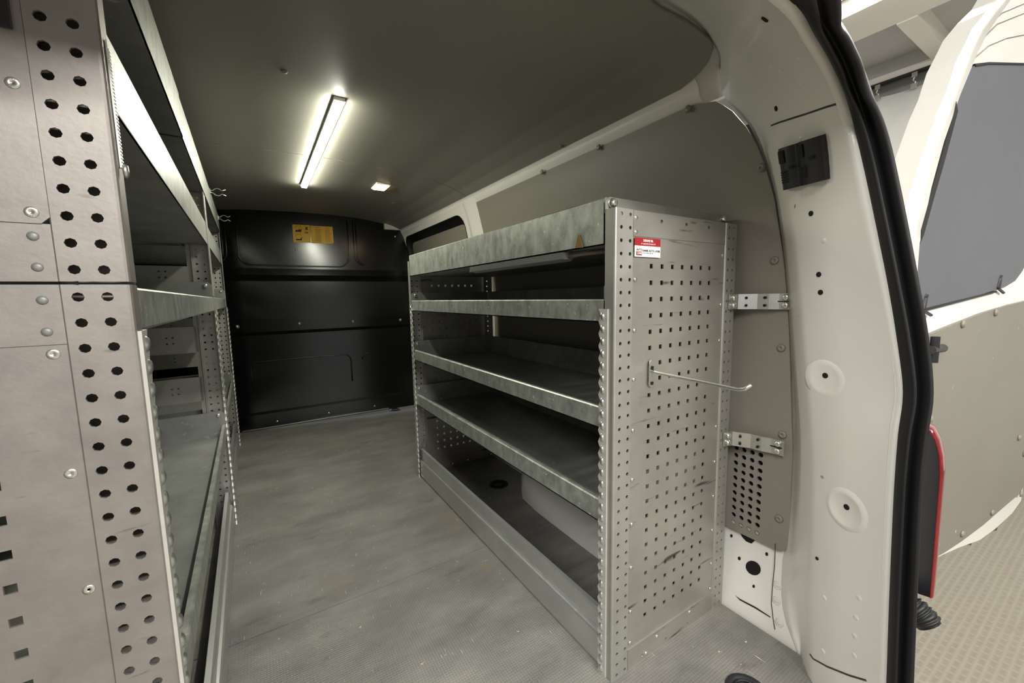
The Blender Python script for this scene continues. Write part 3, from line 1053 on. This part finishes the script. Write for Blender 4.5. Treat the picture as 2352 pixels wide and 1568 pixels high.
# wall brackets holding the rack
def bracket(zc, bulge_, label):
    b = thing('wall_bracket', (1.19, RY - 0.002, zc), 0, label, 'bracket')
    pts = [(0.0, -0.006), (0.012, -0.012), (0.034, -0.055 - bulge_), (0.036, -0.085), (0.044, -0.108), (0.046, -0.14)]
    m = MB()
    hw = 0.022
    rows = [[(x, y, -hw), (x, y, hw), (x + 0.003, y + 0.003, hw), (x + 0.003, y + 0.003, -hw)] for x, y in pts]
    rows[0] = [(-0.018, -0.003, -hw), (-0.018, -0.003, hw), (-0.018, 0.0, hw), (-0.018, 0.0, -hw)]
    m.grid(rows, True)
    m.f += [(0, 1, 2, 3), tuple(len(m.v) - 4 + k for k in range(4))]
    m.build('strap', 'zinc', b, fix=True)
    for z in (-0.011, 0.011):
        link('screw', screw_y, b, (-0.004, -0.008, z), FRONT)
        link('screw', screw_y, b, (0.043, -0.125, z), (math.pi / 2, 0, -1.45))
    for x, y in ((0.02, -0.032), (0.035, -0.075)):
        for z in (-0.011, 0.011):
            link('punched_hole', hole_m, b, (x - 0.002, y, z), (math.pi / 2, 0, -1.15))
    MB().box((0.0425, -0.135, -0.0015), (0.0445, -0.105, 0.0015)).build('slot', 'hole_black', b)
    return b


hole_m = MB().lathe([(0.004, 0), (0.004, 0.003), (0.002, 0.0032)], 8).mesh('punched_hole', 'hole_black')
bracket(0.972, 0.0, 'zinc strap bracket from right rack to wall board, upper one')
bracket(0.555, 0.0, 'zinc strap bracket from right rack to wall board, lower one')

# ---- left racks
LA = 0.016


def lpos(y):
    return (-0.128 - math.sin(LA) * (y - 0.671), y, 0)


def left_rack(y0, y1, label, near):
    r = thing('shelving_rack', lpos(y0), LA, label, 'rack')
    L = y1 - y0
    s = -1
    lsq = [0.135 + 0.041 * i for i in range(7)]
    for k in (0, 1):
        yy = 0.0 if k == 0 else L
        d = 1 if k == 0 else -1
        fr_ = (near and k == 0)
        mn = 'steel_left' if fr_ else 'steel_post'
        # uprights: lower and upper length
        for za, zb, ht, nm in ((0.0, 1.0235, 1.009, 'post'), (1.027, 1.455, 1.432, 'upper_post')):
            post(r, s, 0.0, 0.062, yy, d * 0.032, za, zb, [0.022, 0.047], ht, mn, nm, r=0.0056 if fr_ else 0.0046, closed=fr_)
            post(r, s, 0.44, 0.50, yy, d * 0.032, za, zb, [0.455, 0.48], ht, mn, nm)
        protector(r, s, 0.0, yy + d * 0.004, yy + d * 0.034, 0.0, 0.966)
        if fr_:
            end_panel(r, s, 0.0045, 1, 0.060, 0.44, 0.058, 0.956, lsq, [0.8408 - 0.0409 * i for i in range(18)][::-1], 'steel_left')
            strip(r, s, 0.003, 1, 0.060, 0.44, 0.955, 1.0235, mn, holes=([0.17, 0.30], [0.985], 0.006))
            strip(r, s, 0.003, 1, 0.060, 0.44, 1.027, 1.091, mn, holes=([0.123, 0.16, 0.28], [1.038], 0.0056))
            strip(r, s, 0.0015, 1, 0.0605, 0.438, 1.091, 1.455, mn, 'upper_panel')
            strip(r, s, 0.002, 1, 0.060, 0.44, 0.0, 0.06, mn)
            big = MB().lathe([(0.0062, 0), (0.0058, 0.0008), (0.0022, 0.001), (0.0015, 0.0)], 12).mesh('rivet', 'screw', True)
            flat = MB().lathe([(0.005, 0), (0.005, 0.0006), (0.001, 0.0009)], 12).mesh('spot', 'shelf_floor', True)
            for x, z in ((0.0745, 1.237), (0.0745, 1.103), (0.0745, 0.944), (0.0745, 0.80), (0.0735, 0.65), (0.073, 0.5), (0.073, 1.37), (0.073, 0.36)):
                link('rivet', big, r, (s * x, 0.0044 if z < 0.95 else 0.0014, z), FRONT)
            for x, z in ((0.0765, 1.077), (0.0765, 1.043), (0.0765, 1.006), (0.0765, 0.97)):
                link('spot', flat, r, (s * x, 0.0029, z), FRONT)
        else:
            for za, zb in ((0.79, 0.90), (0.58, 0.685), (1.08, 1.15), (0.0, 0.058), (1.39, 1.45)):
                strip(r, s, yy + d * 0.02, d, 0.07, 0.44, za, zb, 'steel_post', holes=([0.15, 0.17, 0.30], [(za + zb) / 2 - 0.012, (za + zb) / 2 + 0.012], 0.004))
            m = MB().box((s * 0.064, yy + d * 0.015, 0), (s * 0.078, yy + d * 0.024, 1.45))
            m.build('inner_flange', 'steel_post', r)
    tray(r, s, 0.002, 0.48, 0.034, L - 0.034, 1.24, 0.092, 0.10)
    tray(r, s, 0.002, 0.48, 0.034, L - 0.034, 0.965, 0.056, 0.12)
    tray(r, s, 0.002, 0.48, 0.034, L - 0.034, 0.412, 0.055, 0.115)
    floor_rail(r, s, 0.004, 0.03, L - 0.03)
    return r


lr = left_rack(0.671, 2.171, 'tall left-hand shelving rack nearest the rear doors with pierced post', True)
lr2 = left_rack(2.19, 3.37, 'left-hand shelving rack next to the black bulkhead', False)
# black wedge in the joint and black plate at the top of the near panel
MB().prism([(-0.06, 0.0005, 1.0255), (-0.045, 0.0005, 1.0275), (-0.045, 0.0005, 1.023)], (0, -0.001, 0)).build('joint_wedge', 'hole_black', lr)
bp_ = thing('black_plate', lpos(0.671), LA, 'black plate at the top of the near left rack panel', 'plate')
MB().box((-0.068, -0.006, 1.291), (-0.2, 0.0, 1.42)).build('plate', 'plastic_black', bp_)
# galvanised top trays resting on the posts
for ya, yb, lab in ((0.69, 1.48, 'shorter galvanised roof tray above the near left rack'), (1.486, 3.40, 'longer galvanised roof tray running to the bulkhead on the left')):
    t = thing('roof_tray', lpos(ya), LA, lab, 'tray', 'roof trays on the left racks')
    tray(t, -1, -0.004 if ya < 1 else -0.002, 0.46, 0.0, yb - ya, 1.4575, 0.117, 0.11, name='tray_body', bolts=False)
# ribbed cable tie hanging on the near upper post
ct = thing('cable_tie', lpos(0.671), LA, 'white ribbed cable tie hanging on near left post edge', 'cable tie')
m = MB().box((0.0008, 0.014, 1.165), (0.0025, 0.022, 1.31))
z = 1.168
while z < 1.30:
    m.box((0.0025, 0.014, z), (0.0034, 0.022, z + 0.002))
    z += 0.0042
m.build('ribbed_strap', 'sticker_white', ct)
MB().lathe([(0.002, 0.005), (0.007, 0.004), (0.009, 0.0), (0.007, -0.004), (0.002, -0.005)], 10, lambda x, y, z: (0.005 + z * 0.6, 0.018 + x * 0.6, 1.162 + y)).build('head', 'zinc', ct, True)
# spring clips on the roof tray lip
for i, (yy, zz, lab) in enumerate(((2.62, 1.562, 'grey spring clip on left roof tray lip, nearer one'), (3.30, 1.545, 'grey spring clip on left roof tray lip, near the bulkhead'))):
    c = thing('spring_clip', (lpos(yy)[0] + 0.003, yy, zz), 0, lab, 'clip')
    arcs = []
    for sgn in (1, -1):
        pts = [(0.0, 0, 0.004 * sgn), (0.012, 0, 0.006 * sgn), (0.022, 0, 0.016 * sgn), (0.036, 0, 0.018 * sgn), (0.05, 0, 0.008 * sgn), (0.066, 0, 0.016 * sgn)]
        MB().tube(pts, 0.0028, 6).build('jaw', 'zinc', c, True)
    MB().box((-0.002, -0.012, -0.012), (0.003, 0.012, 0.012)).build('foot', 'zinc', c)

# ------------------------------------------------------------------ lamps of the van
led = thing('ceiling_light_bar', (0.3, 1.58, 0), 0, 'lit slim LED light bar along the van ceiling', 'lamp')
zc = 1.7025
MB().box((-0.0185, 0, zc - 0.012), (0.0185, 1.245, zc)).build('base', 'sticker_white', led)
m = MB().prism([(-0.017, 0.004, zc - 0.012), (-0.013, 0.004, zc - 0.022), (0.013, 0.004, zc - 0.022), (0.017, 0.004, zc - 0.012)], (0, 1.237, 0))
m.build('diffuser', 'led_lit', led, fix=True)
dm = thing('dome_light', (0.705, 2.61, ceil_z(0.705)), 0, 'small warm lit square dome light in the ceiling board', 'lamp')
MB().box((-0.042, -0.07, -0.006), (0.042, 0.07, 0.004)).build('frame', 'sticker_white', dm)
MB().box((-0.034, -0.06, -0.010), (0.034, 0.06, -0.0055)).build('lens', 'dome_lit', dm)

# ------------------------------------------------------------------ bulkhead stickers
s1 = thing('loading_sticker', BP(0.285, 1.458, 0.004), 0, 'yellow loading sticker with two black car pictograms on bulkhead', 'sticker')
s1.rotation_euler = (-0.06, 0, -0.11)
MB().box((0, 0, 0), (0.124, 0.0015, 0.139)).build('sheet', 'yellow', s1)
for zz in (0.078, 0.012):
    pic = MB().prism([(x + 0.014, -0.0008, z + zz) for x, z in ((0.006, 0.0), (0.012, 0.004), (0.04, 0.004), (0.046, 0.0), (0.046, 0.012), (0.052, 0.03), (0.046, 0.028), (0.042, 0.02), (0.03, 0.026 if zz > 0.05 else 0.012), (0.022, 0.014), (0.014, 0.022 if zz > 0.05 else 0.014), (0.006, 0.014))], (0, 0.0006, 0))
    pic.build('pictogram', 'ink', s1, fix=True)
    MB().tube([(x + 0.014, -0.0006, z + zz) for x, z in ((0.004, 0.03), (0.002, 0.034), (0.006, 0.036), (0.01, 0.052), (0.042, 0.052), (0.046, 0.036))], 0.0012, 5).build('pictogram_line', 'ink', s1)
lettering('E', 0.032, 'ink', s1, (0.101, -0.0008, 0.080), (0, 0, 1), (-1, 0, 0), bold=0.0006)
lettering('M', 0.03, 'ink', s1, (0.101, -0.0008, 0.112), (0, 0, 1), (-1, 0, 0), bold=0.0006)
s2 = thing('loading_sticker', BP(0.412, 1.457, 0.004), 0, 'yellow sticker with fine printed text beside the pictogram sticker', 'sticker')
s2.rotation_euler = (-0.06, 0, -0.11)
MB().prism([(0, 0, 0), (0.158, 0, 0), (0.166, 0, 0.01), (0.166, 0, 0.139), (0, 0, 0.139)], (0, 0.0015, 0)).build('sheet', 'yellow', s2, fix=True)
m = MB()
for cx in (0.034, 0.105):
    for k in range(19):
        z = 0.012 + 0.0056 * k
        m.box((cx, -0.0006, z), (cx + 0.036 + 0.016 * random.random(), 0, z + 0.0026))
    m.box((cx, -0.0006, 0.124), (cx + 0.035, 0, 0.129))
pr = m.build('print_lines', 'ink_faint', s2)
pr['kind'] = 'stuff'

# ------------------------------------------------------------------ lashing rings in the floor
rg = []
for i, (x, y, lab) in enumerate(((1.027, 1.80, 'round black lashing recess in floor in front of the wheel arch'), (0.996, 3.60, 'round black lashing recess in floor by the bulkhead'), (U(1718, 1590, Z=0).x, U(1718, 1590, Z=0).y, 'round black lashing recess in floor by the rear pillar'))):
    r = thing('lashing_ring', (x, y, 0.0), 0, lab, 'lashing ring', 'lashing recesses in the floor')
    MB().lathe([(0.052, 0.0), (0.05, 0.004), (0.042, 0.004), (0.04, 0.001), (0.01, 0.001)], 20).build('rim', 'plastic_black', r, True)
    MB().tube([(0.03 * math.cos(a), 0.03 * math.sin(a), 0.004) for a in [2 * math.pi * k / 16 for k in range(17)]], 0.003, 6, False).build('ring', 'rubber', r, True)

# ------------------------------------------------------------------ tail lamp and cable boot outside the pillar
tlx = 1.24
tl_ = thing('tail_lamp', (tlx, 0.24, 0.28), 0, 'tail lamp in black housing with red lens behind the door seal', 'tail lamp')
o0 = Vector((tlx, 0.24, 0.28))
hpts = [(2085, 975), (2118, 978), (2138, 992), (2150, 1015), (2158, 1050), (2160, 1085), (2156, 1130), (2150, 1200), (2143, 1290), (2136, 1372), (2085, 1355), (2050, 1350), (2050, 975)]
hp = [U(a, b, X=tlx) - o0 for a, b in hpts]
MB().prism(hp, (0.11, 0.03, 0)).build('housing', 'plastic_black', tl_, fix=True)
lens = [(2118, 976), (2138, 988), (2152, 1012), (2161, 1050), (2163, 1090), (2160, 1130), (2154, 1200), (2147, 1290), (2139, 1374)]
li = [U(a, b, X=tlx - 0.001) - o0 for a, b in lens]
lo = [p + Vector((0.006, -0.002, 0.001)) for p in li]
rows = []
for a, b in zip(li, lo):
    rows.append([a + Vector((0.0, 0.003, 0)), a, b, b + Vector((0.04, 0.005, 0)), a + Vector((0.12, 0.035, 0))])
MB().grid(rows).build('lens', 'lens_red', tl_, True)
bt = thing('cable_boot', tuple(U(2088, 1385, X=1.2)), 0, 'black ribbed rubber cable boot below the tail lamp', 'rubber boot')
o1 = bt.location.copy()
path = []
ctrl = [(2068, 1376), (2086, 1388), (2104, 1402), (2120, 1418), (2134, 1436)]
ctrl = [U(a, b, X=1.2) - o1 for a, b in ctrl]
rad = []
for i in range(len(ctrl) - 1):
    for k in range(8):
        path.append(ctrl[i] + (ctrl[i + 1] - ctrl[i]) * k / 8)
path.append(ctrl[-1])
for i in range(len(path)):
    rad.append(0.027 + 0.0026 * math.cos(i * math.pi / 2) - (0.006 if i > len(path) - 3 else 0))
MB().tube(path, rad, 14).build('bellows', 'rubber', bt, True)

# ------------------------------------------------------------------ rear door, swung open beside the van
DP = Vector((1.36, 0.31, 0))
dd = Vector((0.9954, -0.0955, 0)).normalized()
dn = Vector((-0.0955, -0.9954, 0)).normalized()     # towards the camera side
door = struct(link('door_1', None), 'white rear door swung open with grey inner boards')


def dpoly(pts, w0, w1, name, matn, par=None, smooth=False):
    a = [UP(px, py, DP, dn) for px, py in pts]
    return MB().prism([p + dn * w0 for p in a], dn * (w1 - w0)).build(name, matn, par or door, smooth, fix=True)


dpoly([(2345, -90), (2296, -5), (2264, 27), (2232, 67), (2211, 111), (2194, 145), (2174, 209), (2152, 260), (2130, 323), (2096, 421), (2075, 490), (2055, 600), (2046, 760), (2040, 1000), (2050, 1180), (2060, 1330), (2110, 1304), (2160, 1276), (2205, 1256), (2250, 1240), (2285, 1215), (2325, 1178), (2345, 1150), (2353, 1100), (2356, 900), (2358, 700), (2365, 500), (2372, 200), (2370, -60)], -0.05, 0.0, 'frame', 'van_white')
# raised bright rim along the hinge edge
m = MB()
rim_o = [(2330, -60), (2296, -5), (2264, 27), (2232, 67), (2211, 111), (2174, 209), (2130, 323), (2096, 421), (2060, 570), (2046, 760)]
rim_i = [(2345, -60), (2316, 0), (2288, 40), (2258, 85), (2236, 130), (2198, 220), (2160, 330), (2132, 435), (2106, 560), (2096, 700)]
A = [UP(a, b, DP, dn) for a, b in rim_o]
B = [UP(a, b, DP, dn) for a, b in rim_i]
m.grid([[a, a + dn * 0.010 + (b - a) * 0.12, a + dn * 0.012 + (b - a) * 0.45, a + dn * 0.006 + (b - a) * 0.55, a + dn * 0.008 + (b - a) * 0.9, b] for a, b in zip(A, B)])
m.build('rim', 'van_white', door, True)
dpoly([(2232, 152), (2262, 149), (2300, 148), (2352, 151), (2380, 153), (2382, 400), (2368, 560), (2352, 600), (2342, 622), (2325, 645), (2300, 660), (2240, 678), (2180, 694), (2105, 712), (2095, 640), (2104, 565), (2130, 460), (2158, 360), (2188, 252), (2212, 175), (2220, 160)], 0.0, 0.006, 'window_board', 'door_window_board')
dpoly([(2228, 150), (2262, 146), (2352, 148), (2352, 152), (2262, 151), (2232, 156)], 0.0, 0.008, 'window_rubber', 'rubber')
dpoly([(2186, 236), (2180, 262), (2150, 370), (2125, 455), (2105, 530), (2103, 560), (2112, 540), (2134, 460), (2160, 370), (2190, 258)], 0.0, 0.008, 'window_rubber', 'rubber')
dpoly([(2108, 710), (2180, 692), (2280, 668), (2281, 671), (2181, 697), (2108, 716)], 0.0, 0.008, 'window_rubber', 'rubber')
dpoly([(2116, 800), (2120, 778), (2128, 766), (2180, 745), (2250, 718), (2310, 700), (2360, 688), (2358, 900), (2350, 1085), (2346, 1110), (2336, 1130), (2300, 1160), (2250, 1203), (2200, 1240), (2160, 1266), (2110, 1292), (2104, 1100), (2110, 950)], 0.0, 0.008, 'door_board', 'door_board')
cap2 = MB().lathe([(0.011, 0.0), (0.010, 0.004), (0.004, 0.007)], 10).mesh('door_rivet', 'grey_plastic', True)
q = dn.to_track_quat('Z', 'Y').to_euler()
for px, py in [(2200, 744), (2276, 718), (2350, 697), (2125, 960), (2348, 853), (2331, 1003), (2343, 1040), (2269, 1174), (2200, 1222), (2336, 1132), (2349, 950)]:
    link('rivet', cap2, door, UP(px, py, DP, dn) + dn * 0.008, q)
# press lines in the top frame
for line in ([(2225, 150), (2250, 95), (2290, 55), (2352, 30)], [(2230, 140), (2270, 105), (2310, 88), (2360, 78)], [(2260, 70), (2300, 30), (2352, 8)]):
    MB().tube([UP(a, b, DP, dn) + dn * 0.0005 for a, b in line], 0.002, 5).build('press_line', 'grey_plastic', door)
# small black clips and the striker stud
for px, py in [(2283, 662), (2109, 712)]:
    a = UP(px, py, DP, dn) + dn * 0.008
    m = MB().tube([a, a + Vector((0.012, 0, 0.028)), a + Vector((0.02, 0, 0.036))], 0.005, 6)
    m.tube([a, a + dd * 0.05 - Vector((0, 0, 0.014))], 0.004, 6)
    m.build('clip', 'plastic_black', door)
a = UP(2128, 801, DP, dn) + dn * 0.014
m = MB().tube([a - Vector((0, 0, 0.033)), a + Vector((0, 0, 0.033))], 0.010, 10)
m.tube([a - dd * 0.02 - Vector((0, 0, 0.0)), a + dd * 0.05], 0.011, 10)
m.build('striker_stud', 'plastic_black', door)
dpoly([(2205, 1246), (2255, 1222), (2284, 1216), (2280, 1270), (2240, 1262)], -0.06, -0.052, 'foot_plate', 'plastic_black')
for off in (0, 14):
    a = UP(2262, 1216 + off, DP, dn) - dn * 0.056
    b = UP(2330, 1213 + off, DP, dn) - dn * 0.056
    MB().tube([a, a + (b - a) * 0.5 + Vector((0, 0, 0.004)), b], 0.014, 8).build('latch_prong', 'plastic_black', door, True)

# ------------------------------------------------------------------ workshop beyond the door
GZ = -0.62
struct(MB().box((-6, -6, GZ - 0.05), (8, 8, GZ)).build('floor_workshop', 'workshop_floor'), 'beige dimpled workshop floor')
ww = struct(link('wall_workshop', None), 'pale hanging curtain and wall along the workshop side')
WX = 5.4
struct(MB().box((WX + 0.25, -6, GZ), (WX + 0.35, 8, 3.2)).build('wall_beyond', 'curtain'), 'pale workshop wall behind the hanging curtain')
# hanging sheet with slight folds
rail_z = U(2080, 166, X=WX).z
m = MB()
rows = []
for k in range(81):
    y = -4 + k * 0.12
    rows.append([(WX + 0.03 * math.sin(y * 5.0 + z * 0.3) + 0.012 * math.sin(y * 13), y, z) for z in (GZ + 0.02, 0.3, 1.4, rail_z - 0.45, rail_z - 0.13 - 0.03 * abs(math.sin(y * 3.4)))])
m.grid(rows)
m.build('hanging_sheet', 'curtain', ww, True)
MB().box((WX - 0.04, -4, rail_z - 0.03), (WX + 0.02, 6, rail_z + 0.03)).build('curtain_rail', 'beam_white', ww)
MB().box((WX - 0.05, -4, rail_z - 0.045), (WX + 0.02, 6, rail_z - 0.03)).build('rail_painted_shadow', 'groove', ww)  # solid dark strip standing in for the shadow under the rail
for px, py in ((2017, 200), (2102, 173)):
    p = U(px, py, X=WX - 0.03)
    m = MB().box((-0.03, -0.03, -0.02), (0.02, 0.03, 0.06))
    m.tube([(0, 0, -0.01), (0, 0.015, -0.05), (0, -0.012, -0.08), (0, 0.0, -0.11)], 0.009, 6)
    m.box((-0.02, -0.035, -0.16), (0.02, 0.035, -0.10))
    o = m.build('curtain_clip', 'zinc')
    o.location = (p.x, p.y, rail_z - 0.075)
    o.scale = (0.65, 0.65, 0.65)
    tag(o, 'metal clip holding the hanging sheet, %s' % ('the one nearer the van pillar' if px < 2050 else 'the one nearer the open door'), 'clip', 'curtain clips')
cw = struct(link('ceiling_workshop', None), 'workshop ceiling with white beams')
CZ = 3.2
MB().box((-6, -6, CZ), (8, 8, CZ + 0.05)).build('ceiling_sheet', 'ceiling_grey', cw)
MB().box((WX - 0.03, -6, rail_z + 0.03), (WX + 0.3, 8, CZ)).build('wall_board', 'ceiling_grey', cw)
for x0, x1, h in ((3.98, 4.42, 0.13), (3.5, 3.8, 0.09)):
    MB().box((x0, -6, CZ - h), (x1, 8, CZ)).build('beam', 'beam_white', cw)
MB().box((4.42, 1.15, CZ - 0.14), (WX - 0.05, 1.27, CZ)).build('joist', 'beam_white', cw)

# ------------------------------------------------------------------ to metres
done = set()
for o in bpy.data.objects:
    o.location = o.location * UNIT
    if o.type == 'MESH' and o.data.name not in done:
        done.add(o.data.name)
        o.data.transform(Matrix.Scale(UNIT, 4))
    if o.type == 'LIGHT':
        o.data.size *= UNIT
        o.data.size_y *= UNIT
bpy.context.view_layer.update()
